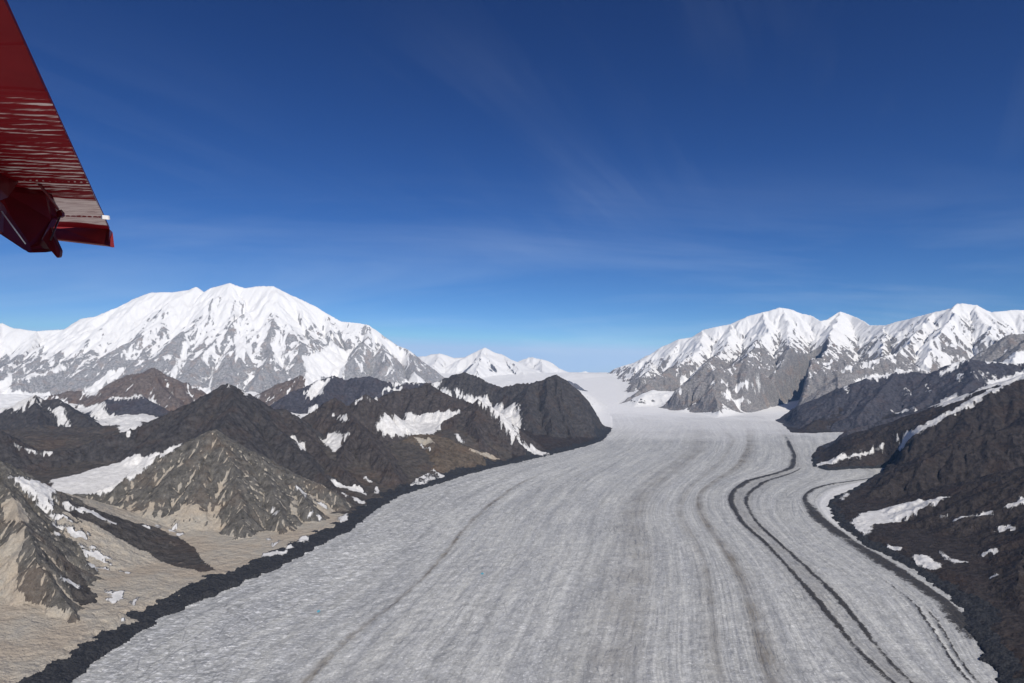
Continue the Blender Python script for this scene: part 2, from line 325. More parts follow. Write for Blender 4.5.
mass('hill', 'dark rocky buttress with a tan spur at the lower left edge', 'hill', .80, .42, 170, .11, 'granite', [
 (1, [(-160,400,3.9),(-80,430,3.9),(-30,450,3.9),(0,461,3.9),(5,469,3.9),(16,478,3.88),(29,486,3.85),(34,499,3.8),(45,517,3.7),(53,530,3.62),(57,543,3.55),(66,552,3.5),(74,560,3.46)]),
 (1.2, [(0,475,3.85),(16,508,3.5),(29,537,3.22),(36,560,3.08),(52,588,2.98),(78,614,2.88)]),
 (1.2, [(-30,450,3.9),(-24,510,3.4),(-10,560,3.1)]),
], reach=1700, snow='none', talus=380)
# right side
mass('hill', 'low dark brown tongue of land between two arms of the far ice', 'hill', .45, .05, 360, .06, 'slate', [
 (1, [(776,421,15.4),(790,414,15.4),(808,409,15.4),(824,407,15.4),(850,407,15.4),(900,407,14)])], reach=1500, snow='none')
mass('hill', 'long dark slate ridge edged with a bright snow crest below the white wall', 'hill', .50, .05, 360, .085, 'slate', [
 (1, [(793,431.5,12.1),(800,427,12.4),(808,420,12.7),(822,408,13.1),(834,398.5,13.3),(850,388,13.5),(861,380,13.6),(866,378,13.6),(880,376.5,13.6),(896,372,13.6),(910,370.5,13.6),(924,373,13.5),(939,375.5,13.4),(948,369,13.3),(958,362,13.2),(968,359.5,13.2),(984,361,13.1),(1000,362,13),(1018,364,12.9),(1040,360,12.8),(1200,345,12.5)]),
 (1.1, [(939,375.5,13.4),(930,395,12.2),(915,408,11.6)]),
 (1.1, [(896,372,13.6),(880,392,12.8),(862,410,12.2),(850,422,11.9)]),
 (1.1, [(968,359.5,13.2),(975,378,12),(960,392,11.4)]),
], reach=2400, snow='none')
mass('hill', 'thin dark rib between two slanting snow bands on the right', 'hill', .45, .05, 300, .05, 'slate', [
 (1, [(815,451,9.1),(820,447,9.2),(832,439,9.4),(844,432,9.5),(862,426,9.6),(884,419,9.6),(910,413,9.6),(937,406,9.6),(955,399,9.6),(979,390,9.6),(990,386,9.6),(1003,381,9.6),(1060,365,9.6)])], reach=1500, snow='none')
mass('hill', 'big dark brown hillside sliding down to the bend of the ice on the right', 'hill', .50, .05, 300, .08, 'umber', [
 (1, [(833,500,5.75),(842,492,6),(852,484,6.3),(866,468,6.7),(881,449.5,7.2),(898,441,7.3),(916,432.5,7.4),(935,422,7.45),(953,413,7.5),(971,402,7.55),(989,392,7.6),(1006,385,7.65),(1024,378,7.7),(1100,345,7.8),(1220,330,7.8)]),
 (1.1, [(1100,380,6.4),(1024,424,6.1),(985,434,6.1),(955,444,6.1),(925,460,6.0),(895,478,5.9),(868,495,5.7)]),
], reach=2600, snow='none')
mass('hill', 'nearest dark slope with scattered snow patches at the lower right', 'hill', .42, .05, 240, .07, 'umber', [
 (1, [(925,512,4.9),(938,503,4.95),(950,497.5,5),(965,498,5),(983,497.5,4.95),(1003,490,4.9),(1024,482,4.85),(1090,450,4.7),(1200,420,4.5)]),
 (1.1, [(1024,482,4.85),(1030,520,4.2),(1020,560,3.6),(1018,600,3.1)]),
 (1.1, [(1100,470,4.4),(1110,560,3.2),(1150,680,2.4)]),
], reach=2400, snow='none')

def mass_height(m, x, y):
    best = np.full(x.shape, -1e9); d0 = np.full(x.shape, 1e9); dw = np.full(x.shape, 1e9)
    for ci_, (mult, c) in enumerate(m['crests']):
        sl = m['slope']*mult
        for i in range(len(c)-1):
            x1, y1, z1 = c[i]; x2, y2, z2 = c[i+1]
            ex, ey = x2-x1, y2-y1; L2 = ex*ex+ey*ey+1e-6
            t = np.clip(((x-x1)*ex+(y-y1)*ey)/L2, 0, 1)
            d = np.sqrt((x-x1-t*ex)**2+(y-y1-t*ey)**2)
            h = z1+(z2-z1)*t-sl*d/(1+m['conc']*d/1000.)
            if ci_ == 0: d0 = np.minimum(d0, d)
            k = h > best
            dw = np.where(k, d, dw); best = np.where(k, h, best)
    return best, dw, d0
Z = np.full(X.shape, -1e9); ID = np.full(X.shape, -1, np.int16)
GH = np.zeros(X.shape); DW = np.full(X.shape, 1e9); GUL = np.zeros(X.shape)                        # gully depth, -1..1 (low = gully)
for mi, m in enumerate(MASSES):
    pts = np.array([p for _, c in m['crests'] for p in c])
    aa = np.arctan2(pts[:, 0], pts[:, 1]); rr = np.hypot(pts[:, 0], pts[:, 1])
    mg = m['reach']/rr.min()
    c0, c1 = np.searchsorted(az, [aa.min()-mg, aa.max()+mg]); c0 = max(c0-1, 0); c1 = min(c1+1, NA)
    r0, r1 = np.searchsorted(r, [max(rr.min()-m['reach'], 30), rr.max()+m['reach']]); r1 = min(r1, NR)
    sl = (slice(c0, c1), slice(r0, r1)); x, y = X[sl], Y[sl]
    lam = m['lam']
    wx = fbm(x, y, lam*1.1, 3, 11+mi); wy = fbm(x, y, lam*1.1, 3, 71+mi)
    aw = lam*.10
    fn = lambda a, b: mass_height(m, a, b)
    b, dw, d0 = pmap(fn, x+aw*wx, y+aw*wy)
    keep = b > GLAC_Z[sl]-260
    # polar gradient -> world gradient
    def grad(h):
        hr = np.gradient(h, r[r0:r1], axis=1); ha = np.gradient(h, az[c0:c1], axis=0)/R2[sl]
        s_, c_ = np.sin(A2[sl]), np.cos(A2[sl])
        return hr*s_+ha*c_, hr*c_-ha*s_
    gx, gy = grad(b)
    g = np.hypot(gx, gy)+1e-6
    # smooth direction a little by mixing with noise
    e = np.zeros(x.shape); am = 1.; l = lam; tot = 0.; ex_, ey_ = gx.copy(), gy.copy()
    fade = ((.42+.58*ss(0, .4*lam, dw)) if lam < 900 else (.16+.84*ss(0, .8*lam, d0))*(.55+.45*ss(0, .25*lam, dw)))*(1-.75*ss(.8, 1.6, dw/m['talus']))
    ki = np.where(keep)
    xk, yk = x[ki], y[ki]; ek = np.zeros(xk.shape); hk = np.zeros(xk.shape); exk, eyk = gx[ki], gy[ki]; fk = fade[ki]
    for o in range(m['octv']):
        n = np.hypot(exk, eyk)+1e-6; dx, dy = -eyk/n, exk/n
        cc, sn = pmap(lambda a, b_, c_, d_: erode(a, b_, c_, d_, 31*mi+o), xk/l, yk/l, dx*1.0, dy*1.0)
        amp = m['dep']*l*(fk if o < 2 else np.sqrt(fk))*np.minimum(1, g[ki]/.4)
        ek += cc*amp
        if o >= 2: hk += cc*.5**(o-2)
        k2 = -sn*amp*2*np.pi/l
        exk = exk+k2*dx; eyk = eyk+k2*dy
        l *= .5
    e[ki] = ek; eh = np.zeros(x.shape); eh[ki] = hk/1.7
    h = b+e+fbm(x, y, lam*.5, 4, 5+mi)*lam*.035*fade+(fbm(x, y, lam*.22, 3, 205+mi, .6)*lam*.022 if lam < 900 else 0)
    Zs = Z[sl]; k = h > Zs
    Zs[k] = h[k]; ID[sl][k] = mi
    GUL[sl] = np.where(k, e/(m['dep']*lam*1.6), GUL[sl]); GH[sl] = np.where(k, eh, GH[sl]); DW[sl] = np.where(k, dw, DW[sl])
print('masses', time.time()-T0)

# ------------------------------------------------------------------ join with the floor of the valley
n1 = fbm(X, Y, 900, 5, 3); n2 = fbm(X, Y, 160, 4, 23)
o = np.maximum(OUT, 0)
ramp = np.minimum(.30*o*ss(0, 500, o)+.05*o, 330)*(1-.8*ss(19000, 27000, Y))*(1+.25*n1)+n2*9*ss(20, 300, o)+n1*22*ss(100, 900, o)
near_left = (X < 0) & (Y < 6500) & (Y > 0)
ramp = ramp*(1-.72*ss(9500, 11000, Y)*ss(19000, 16000, Y)*((X > 300) & (X < 3500)))
slope_l = .05+.13*ss(3900, 2900, Y)
rl = slope_l*o+14*ss(0, 160, o)+n2*5*ss(20, 300, o)+n1*9*ss(100, 700, o); bl = ss(7600, 5000, Y)*(X < 0); ramp = ramp+(rl-ramp)*bl
near_right = (X > 0) & (Y < 9000) & (Y > 0)
rl = .09*o+8*ss(0, 160, o)+n2*4*ss(20, 300, o)+n1*8*ss(100, 700, o); bl = ss(11500, 8000, Y)*(X > 0); ramp = ramp+(rl-ramp)*bl
low = GLAC_Z+ramp+2*ss(12000, 9000, Y)
mz = GLAC_Z+(Z-GLAC_Z)*ss(-10, 330, OUT+40*n1)
TERR = np.maximum(low, mz)
ID = np.where(low >= mz, -1, ID)
ice = OUT <= 0
# relief of the ice: swells, flow ridges, crevassed roughness
un = U
rid = fbm(un*900, Y*.10, 60, 4, 41)
hum = fbm(X, Y, 75, 4, 43, .6); xs_ = fbm(X*.6+Y*.8, (Y*.6-X*.8)*3.2, 120, 4, 47, .6)
IZ = GLAC_Z+fbm(X, Y, 1400, 3, 45)*10+rid*2.2+hum*2.6+xs_*2.2*ss(3.0, .6, U)*ss(16000, 9000, Y)+xs_*1.0
IZ -= 5*ss(-250, 0, OUT)*ss(12000, 9000, Y)
H = np.where(ice, IZ, TERR)
H = H+np.where(~ice & (OUT < 170), 1, 0)*ss(0, 30, OUT)*ss(190, 120, OUT)*ss(13000, 9000, Y)*(fbm(X, Y, 60, 4, 57, .65)*9+6)
GX = np.gradient(H, r, axis=1); 
GA = np.gradient(H, az, axis=0)/R2
SLOPE = np.hypot(GX, GA)
print('join', time.time()-T0)

# ------------------------------------------------------------------ where a photographed patch lies on the land
TAN = (H-CAM_Z)/R2; CM = np.maximum.accumulate(TAN, axis=1)
def land(u, v):
    x, y, z = ray(u, v); a = math.atan2(x, y); t = z/math.hypot(x, y)
    c = int(np.clip(round(np.interp(a, az, np.arange(NA))), 0, NA-1)); k = int(np.searchsorted(CM[c], t))
    k = min(max(k, 1), NR-2)
    t0, t1 = CM[c, k-1], CM[c, k]; f = 0 if t1 <= t0 else (t-t0)/(t1-t0)
    rr = r[k-1]+(r[k]-r[k-1])*min(max(f, 0), 1)
    return rr*math.sin(a), rr*math.cos(a)
JX = fbm(X*(9000/(R2+3000)), Y*(9000/(R2+3000)), 110, 5, 61, .7); JY = fbm(X*(9000/(R2+3000)), Y*(9000/(R2+3000)), 110, 5, 67, .7)
JS = 1.0
def paint(field, px, val, jag=1.0, soft=0):
    q = [land(*p) for p in px]
    q2 = np.array(q); x0, y0 = q2.min(0); x1, y1 = q2.max(0)
    dist = math.hypot((x0+x1)/2, (y0+y1)/2); j = jag*dist*.0052
    pad = j*1.6
    aa = np.arctan2(q2[:, 0], q2[:, 1]); rr = np.hypot(q2[:, 0], q2[:, 1])
    c0, c1 = np.searchsorted(az, [aa.min()-pad/rr.min(), aa.max()+pad/rr.min()]); r0, r1 = np.searchsorted(r, [rr.min()-pad, rr.max()+pad])
    sl = (slice(max(c0-1, 0), c1+1), slice(max(r0-1, 0), r1+1))
    k = inside(X[sl]+j*JX[sl], Y[sl]+j*JY[sl], q)
    f = field[sl]
    if soft == 0 and val > .5 and field is not MOR and field is not PSC:
        xx, yy = X[sl]+j*JX[sl], Y[sl]+j*JY[sl]; px1 = dist/F_PX
        d = pmap(lambda a, b: seg_dist(a, b, q, True), xx, yy); sd = np.where(k, d, -d)/px1
        new = np.clip(sd*.17+.05, -1, val); pr = np.where(np.isnan(f), -1, f)
        f[:] = np.where(sd > -4, np.maximum(new, pr), f)
    else: f[k] = val
def band(field, px, width_px, val, jag=1.0):
    """a strip given by points (u, v, half width in px)"""
    up = []; dn = []
    for i, p in enumerate(px):
        a = px[max(i-1, 0)]; b = px[min(i+1, len(px)-1)]
        tx, ty = b[0]-a[0], b[1]-a[1]; L = math.hypot(tx, ty) or 1; nx, ny = -ty/L, tx/L
        hw = p[2] if len(p) > 2 else width_px
        up.append((p[0]+nx*hw, p[1]+ny*hw)); dn.append((p[0]-nx*hw, p[1]-ny*hw))
    paint(field, up+dn[::-1], val, jag)
SNOW = np.zeros(X.shape)                       # signed: >0 snow
TAN_ = np.zeros(X.shape); DARK = np.zeros(X.shape)

MOR = np.zeros(X.shape); PS = np.full(X.shape, np.nan)                  # snow set by where it lies in the place
PSC = np.full(X.shape, np.nan); PDK = np.full(X.shape, np.nan)
for pts, v, j in [
 ([(213,296),(208,312),(199,328),(190,340),(181,350),(175,362),(170,376),(174,377),(180,366),(185,357),(196,343),(204,330),(213,314),(222,298)], .8, .5),
 ([(203,352),(215,344),(217,350),(208,360),(203,368),(201,360)], .8, .5),
 ([(236,300),(232,312),(238,330),(234,345),(237,359),(244,361),(255,352),(247,339),(243,318),(244,304)], .7, .7),
 ([(273,342),(279,330),(284,334),(283,354),(287,366),(281,368),(277,362),(273,358)], .8, .5),
 ([(300,355),(311,355),(321,350),(330,344),(338,346),(346,351),(354,347),(348,361),(343,369),(343,378),(332,376),(322,377),(311,385),(304,381),(303,374),(305,371),(303,363)], .9, .5),
 ([(369,327),(380,336),(393,343),(406,351),(408,366),(400,362),(390,353),(380,346),(372,339)], .7, .8),
 ([(0,381),(8,378),(12,380),(10,387),(13,391),(24,393),(38,392),(54,394),(36,402),(20,408),(-10,412),(-60,410),(-60,378)], .9, .4),
 ([(85,394),(86,388),(95,383),(114,371),(127,367),(122,375),(114,379),(103,386),(97,394)], .9, .4),
 ([(8,362),(17,348),(40,348),(40,364),(21,377),(0,379),(-8,372)], -.15, .8),
 ([(403,377),(412,374),(426,381),(420,384),(395,384),(390,382)], .6, .5),
 ([(75,405),(84,406),(97,403),(103,403),(106,412),(118,415),(132,417),(142,421),(140,426),(127,433),(121,432),(108,424),(92,413)], .9, .3),
 ([(47,407.6),(65,407.6),(66,415.5),(69,423.5),(73,428),(67,426.6),(59,421),(55,414)], .9, .3),
 ([(10,477),(29,479),(40,481),(53,479),(79,473.6),(105,465.7),(124,459),(137,454),(158,452.5),(169,447),(183,442),(174,451),(160,457),(148,465),(132,478),(116,486),(97,493.4),(79,493),(53,496),(53,506.6),(47,512),(39.5,506.6),(32,493)], .9, .5),
 ([(53,522),(66,527),(84,531),(86,536),(76,538),(64,531),(55,526)], .8, .7),
 ([(82,548),(97,552),(113,559),(97,560),(87,556)], .8, .7),
 ([(105,590),(115,592),(125,591),(121,598),(113,606),(107,599),(112,598)], .9, .4),
 ([(60,578),(79,583),(84,587),(78,587)], .8, .3),
 ([(292,438),(298,438),(304,444),(304.5,449),(300,447),(295,442)], .9, .3),
 ([(320,437),(327,438),(329,434),(335,432),(347,435),(343,442),(339,448),(334,452),(329,447),(322,442)], .9, .4),
 ([(334,415.6),(343,415),(351,420),(341,420)], .9, .3),
 ([(355,400),(362,398),(361,402.4),(357,403)], .9, .3),
 ([(309,407.7),(318,406),(314.5,411.6),(309,411.6)], .9, .3),
 ([(305,393),(316,381),(333,377),(324,386.5),(324,393),(313,398),(308,396)], .9, .3),
 ([(374,424),(382,421),(391,417),(404,414),(421,415),(433,412),(440,412),(458,410.5),(461,413),(450,418),(441,424),(437,431),(426,434),(412,434),(400,438.6),(391,436),(383,432)], .9, .5),
 ([(428,382),(434,386),(453,389),(466,396),(487,396),(491,402),(513,404),(520,415),(521,425),(517,436),(524,443),(537,447),(548,453),(544,456),(527,449),(513,440),(505,428),(500,418),(490,410),(479,402),(463,399),(440,389)], .9, .4),
 ([(416,478),(434,467.6),(445,475.5),(426,483.5),(410,486)], .1, .8),
 ([(722.6,393),(728,389.6),(738,386),(747,381.7),(753,384),(752,387),(743.6,387),(733,391),(731,396.6),(738,400),(749,402),(752,405),(740,403.6),(729.6,400),(724,396.6)], .9, .3),
 ([(756,382.6),(762,381),(761,384.5)], .9, .3),
 ([(911.7,343),(926,341),(937,346),(952,359),(958,364),(950,368),(941,358),(933,355),(930,373),(918,371),(915.6,359)], .9, .3),
 ([(1018,351),(1030,347),(1030,366),(1013,360),(1005,359)], .9, .3),
 ([(892,411),(910,408.5),(937,404),(939,400),(958,393),(973.6,393),(987,381.5),(997,379),(1024,369.6),(1040,364),(1040,372),(1024,377.5),(1000,385.5),(984,389.4),(968,396),(947,405),(916,409.5),(894.6,413)], .9, .4),
 ([(896,436),(910,431),(916,428),(937,418),(953,409),(989,390),(1024,374),(1040,368),(1040,372),(1024,378.5),(989,394),(953,414.5),(916,434),(898,438)], .9, .3),
 ([(821,462),(847,456),(872,449),(882,446.5),(870,452),(847,460),(830,464),(818,466.5)], .9, .3),
 ([(851,520),(865,512),(892,506),(925,501),(950,497),(938,503),(925,506),(914,513),(905,519),(885,523),(872,525),(871,532),(865,535),(855,528)], .9, .3),
 ([(911,555),(927.5,555),(940,565.7),(933.7,570),(921,565.7),(913,559.5)], .9, .5),
 ([(940,551),(950,557.4),(965,561.5),(954.4,563.6),(944,556.6)], .9, .5),
 ([(1004,507.7),(1024,497),(1040,490),(1040,500),(1024,503.5),(1012,508)], .9, .4),
]: paint(PS, pts, v, j)
for pts, wd, v, j in [
 ([(19,379),(40,374),(57,369),(72,361),(84,350)], .9, .8, .4), ([(122,354),(140,342),(156,330)], .9, .8, .4),
 ([(190,386),(200,388),(212,386)], 1.2, .8, .6), ([(359,360),(362,371)], 1., .8, .5), ([(393,364),(390,373)], 1., .8, .5), ([(377,340),(372,352)], .9, .8, .5), ([(321,330),(330,345)], 1., .8, .6), ([(225,352),(217,368),(209,386)], .8, .7, .4), ([(237,386),(245,394),(259,395),(267,386)], .9, .7, .7),
 ([(111,398),(126,398.5),(142,396)], 1., .8, .3), ([(150,400),(158,405)], .8, .8, .3), ([(52,396.5),(60,398.5),(66,403)], 1., .8, .3),
 ([(16,444),(29,450),(57,453.5)], 1., .8, .3), ([(228.5,386),(231,391)], .6, .8, .2),
 ([(71,508),(92,512),(116,524)], 1.2, .7, .7), ([(50,514),(60,517),(72,521)], 1.3, .7, 1.2), ([(56,534),(72,539)], 1., .7, 1.), ([(80,544),(95,548)], .9, .7, 1.), ([(60,503),(78,508)], .9, .7, 1.), ([(88,556),(110,563)], .8, .7, 1.), ([(118,570),(128,573)], .8, .7, .8), ([(87,565),(105,568)], 1.2, .8, .8), ([(109,607),(111,611)], 1.2, .8, .4), ([(132,604),(137,599)], 1.3, .8, .5), ([(120,617),(125,621)], 2., .8, .6),
 ([(145,525),(150,528)], 1.2, .8, .4), ([(157,524),(159,528)], 1., .8, .4), ([(171,530),(175,524)], 1., .8, .4), ([(178,535),(183,533)], 1.2, .8, .4),
 ([(370,397),(383,390),(401.5,387.5)], 1.1, .8, .3), ([(332,480),(343,486),(365,493)], 1.6, .8, .5), ([(339,492),(349,496)], 1., .8, .5), ([(354,498),(365,504)], 1.4, .8, .6),
 ([(297,487),(307,496)], 1.2, .8, .4), ([(314,501),(326,507)], 1.2, .8, .5), ([(308,514),(320,517),(316,521)], 1.2, .8, .6), ([(271,508),(279,513)], 1.2, .8, .4), ([(270,538),(272,546),(280,541)], 1., .8, .8),
 ([(300,539),(310,539)], 2.6, .8, .8), ([(338,521),(349,516)], 3., .8, .9), ([(262,555),(285,552),(293,546)], 1.7, .8, .9), ([(365,478),(372,482)], .8, .7, .5), ([(376,487),(378,493)], 1.2, .8, .7),
 ([(421,444),(430,449)], .9, .8, .3), ([(453,433),(462,442)], .9, .8, .3),
 ([(713,383),(718,384)], 1., .8, .2), ([(722,381),(728,383.4)], .9, .8, .2), ([(678,391),(682,382.6),(691,374.6),(700,367)], 1.4, .7, .5), ([(660,410),(690,414),(712,419)], .8, .5, .8),
 ([(952,327),(963,338),(974,350),(982,353)], 3., .8, .6), ([(839,372),(868,364),(884,358),(900,349),(907,347)], 1.3, .8, .3),
 ([(845,390),(858,380),(866,377.5),(880,376.2),(896,371.7),(912,370.5)], 1.1, .8, .2), ([(941,375),(950,369),(960,361.5),(968,359.2)], 1.3, .8, .2), ([(985,360.5),(1018,363.5)], 1.1, .8, .3),
 ([(906,388),(908,394)], .8, .8, .3), ([(928,384),(930,391)], .9, .8, .3), ([(973,372),(975,379)], .8, .8, .3), ([(979,371),(984,377)], .8, .8, .3), ([(990,373),(995,378)], .8, .8, .3), ([(960,374),(958,380)], .7, .8, .3),
 ([(983,554),(996,550)], 1.7, .8, .5), ([(998,529),(1012,526)], 1.7, .8, .4), ([(954,520),(975,515),(992,512)], 1.3, .8, .4), ([(888,546),(901,549)], 1.7, .8, .6), ([(842,499),(847,493)], 1., .8, .4), ([(940,517),(945,515)], 1., .8, .3), ([(992,577),(996,575)], 1., .8, .3), ([(1010,530),(1014,528)],1.,.8,.3),
]: band(PS, pts, wd, v, j)
for pts, v, j in [
 ([(0,548),(12,535),(27,527),(24,540),(18,560),(16,590),(40,605),(70,615),(60,625),(-20,630),(-20,550)], 1., .8),
 ([(468,450),(487,452),(500,459),(480,456)], .8, .6), ([(412,436),(430,438),(436,444),(420,444)], .6, .6),
 ([(0,505),(10,498),(24,510),(30,520),(20,524),(6,522)], .7, .9),
]: paint(PSC, pts, v, j)
paint(MOR, [(59,499),(84,505),(106,513),(132,521),(158,528),(180,538),(195,549),(203,560),(216,570),(200,573),(180,567),(160,562),(150,552),(130,545),(110,533),(84,520),(62,512)], 1., 1.)
paint(MOR, [(62,560),(78,570),(92,590),(98,603),(80,606),(70,590)], .7, 1.2)


# ------------------------------------------------------------------ snow cover, rock colour, debris
nz = fbm(X, Y, 420, 5, 81, .6); nff = fbm(X, Y, 95, 4, 83, .7); nf = fbm(X, Y, 120, 4, 87, .6)
TINT = dict(grey=(.33,.33,.335), warm=(.26,.25,.245), blue=(.15,.16,.19), brown=(.165,.138,.125), slate=(.078,.076,.088), dark=(.073,.068,.067),
            darkbrown=(.080,.070,.066), tawny=(.13,.105,.08), granite=(.145, .136, .120), umber=(.052,.044,.041))
snow = np.full(X.shape, -1.0)
tint = np.zeros(X.shape+(3,)); tint[:] = (.10, .088, .075); tint[X > 0] = TINT['umber']; tint[(X < 0) & (Y > 4600) & (Y < 12000)] = (.095, .084, .074)
for mi, m in enumerate(MASSES):
    k = ID == mi
    tint[k] = TINT[m['tint']]
    if m['snow'] == 'foraker':
        s = (H-2550)/1300-(SLOPE-.95)*.6-GUL*.8-GH*.6+nz*1.1+nf*.4+nff*.32+.30
        s = s+.9*ss(3200, 4000, H)+1.0*ss(-11500, -14500, X)*ss(1500, 2200, H)
    elif m['snow'] == 'denali':
        s = (H-2050)/800-(SLOPE-1.0)*.6-GUL*.8-GH*.6+nz*1.3+nf*.8+nff*.6+.16+.9*ss(3500, -500, X-6500)*ss(21500, 25500, Y); s += .6*ss(3000, 3700, H)
    elif m['snow'] == 'white':
        s = .55-(SLOPE-.95)*1.5-GUL*.3+nz*.25
    elif m['snow'] == 'low':
        s = -.62-GUL*1.1-GH*.6+nf*.4-(SLOPE-.6)*.4
    else: s = -1.1-GUL*.5+nf*.2+nz*0
    snow = np.where(k, s, snow)
flat_far = (ID == -1) & (Y > 9500)
snow = np.where(flat_far, .6+nf*.3-(SLOPE-.2)*.9, snow)
snow = np.where((ID == -1) & (Y <= 9500), -1+nf*.2, snow)
snow = np.where((ID == -1) & (X < 3000) & (X > -1500) & (Y < 12900) & (OUT < 1500) & ~ice, -1+nf*.2, snow)
snow = np.where((ID == -1) & (X > 3000) & (Y < 13800) & ~ice, -1+nf*.2, snow)
snow = np.where(ice & (Y > 15000), .8, snow)
scree = np.zeros(X.shape)
gran = np.isin(ID, [i for i, m in enumerate(MASSES) if m['tint'] == 'granite'])
scree = np.where(gran, -.06-GUL*.7-GH*1.15+nf*.25, 0.)
tal = np.zeros(X.shape)
for mi, m in enumerate(MASSES):
    if m['talus'] < 1e5: tal = np.where(ID == mi, DW/m['talus'], tal)
scree = scree+1.6*ss(1.0, 1.6, tal+nf*.25+.3*GUL)
scree = np.where((ID == -1) & near_left, .98+nf*.42+n2*.2+n1*.2-1.5*ss(4900, 5400, Y+200*n1), scree)
scree = np.where((ID == -1) & ~near_left & ~ice & (X < 0) & (Y < 9500), -.1+nf*.5, scree)
dark = np.where((OUT > -30) & (OUT < (138+70*n2+40*n1)*(.62+.38*ss(2500, 4000, Y))) & (Y < 12500) & (X < 2200), 1.0, 0.)
dark = np.where((OUT > -30) & (OUT < 60+40*n2) & (X > 0) & (Y < 8500), 1.0, dark)
nq = fbm(X*(9000/(R2+3000)), Y*(9000/(R2+3000)), 60, 5, 99, .75)
snow = np.where(np.isnan(PS), snow, np.where(PS > 0, PS, np.maximum(PS, snow))+nq*.7-GH*.45*(ID >= 0))
scree = np.where(np.isnan(PSC), scree, PSC)
scree = np.where(MOR > 0, .2+nf*.35, scree)
tint[MOR > 0] = (.085, .077, .070)
print('snow', time.time()-T0)

# medial moraines: bands at fixed places across the flow
UJ = .03*fbm(X, Y, 900, 2, 91)+.016*fbm(X, Y, 90, 4, 92, .7)+(.012+.03*ss(6.9, 7.1, U))*fbm(X, Y, 45, 3, 94, .7)*ss(6500, 4000, Y)
def stripe(u0, w, k=1.0):
    uu = U+UJ
    return k*np.exp(-((uu-u0)/w)**2)
mk = np.clip(.95+.35*fbm(X, Y, 420, 3, 96), .55, 1.1); moraine = np.zeros(X.shape); grit = np.zeros(X.shape)
far = ss(17000, 9000, Y)
moraine = np.maximum(moraine, stripe(6.0, .048+.03*ss(3500, 6000, Y))*ss(12500, 9500, Y)); moraine = np.maximum(moraine, stripe(6.27, .045, .9)*ss(8200, 7200, Y))
moraine = np.maximum(moraine, stripe(8.0, .12+.22*ss(6000, 5200, Y))*ss(7400, 7000, Y)*ss(2700, 3050, Y)); moraine = np.maximum(moraine, stripe(7.22, .045, .8)*ss(4000, 3400, Y)); moraine = np.maximum(moraine, stripe(7.42, .04, .75)*ss(3500, 3000, Y))
grit = np.maximum(grit, stripe(5.0, .15, .95)*far); grit = np.maximum(grit, stripe(4.0, .12, .5)*far); grit = np.maximum(grit, stripe(3.0, .26, .5)*far); grit = np.maximum(grit, stripe(1.0, .022, 1.0)*ss(8000, 6000, Y))
grit = np.maximum(grit, stripe(6.12, .24, .42)*far)
grit = grit*(.7+.5*fbm(X, Y, 260, 4, 95))
moraine = moraine*mk
H = H+np.where(ice, 9*moraine*(.6+.4*n2)*ss(9000, 6500, Y), 0)
white_ice = .5*ss(9500, 13500, Y+900*n1)+.5*ss(13500, 18500, Y+1500*n1)       # clean snow up in the basin
white_ice = np.maximum(white_ice, .5*ss(8.3, 8.6, U)*ss(4500, 5000, Y)*ss(8000, 7400, Y))

# ------------------------------------------------------------------ materials
def val_noise(t, vec, scale, detail=5, rough=.6, dist=0.):
    n = N(t, 'ShaderNodeTexNoise', i_Scale=scale, i_Detail=float(detail), i_Roughness=rough, i_Distortion=dist); t.links.new(vec, n.inputs['Vector']); return n.outputs[0]
def mth(t, op, a, b=None, clamp=False):
    n = N(t, 'ShaderNodeMath', operation=op, use_clamp=clamp)
    for i, v in enumerate((a, b)):
        if v is None: continue
        if isinstance(v, (int, float)): n.inputs[i].default_value = v
        else: t.links.new(v, n.inputs[i])
    return n.outputs[0]
def rng(t, v, a, b, c=0., d=1.):
    n = N(t, 'ShaderNodeMapRange', i_1=a, i_2=b, i_3=c, i_4=d); t.links.new(v, n.inputs[0]); return n.outputs[0]
def mixc(t, f, a, b, mode='MIX'):
    n = N(t, 'ShaderNodeMix', data_type='RGBA', blend_type=mode)
    for i, v in ((0, f), (6, a), (7, b)):
        if isinstance(v, (int, float)): n.inputs[i].default_value = v
        elif isinstance(v, tuple): n.inputs[i].default_value = v+(1,)
        else: t.links.new(v, n.inputs[i])
    return n.outputs[2]
def attr(t, name):
    return N(t, 'ShaderNodeAttribute', attribute_name=name)
def new_mat(name):
    m = bpy.data.materials.new(name); m.use_nodes = True; t = m.node_tree; t.nodes.clear()
    out = N(t, 'ShaderNodeOutputMaterial'); b = N(t, 'ShaderNodeBsdfPrincipled'); t.links.new(b.outputs[0], out.inputs[0])
    return m, t, b
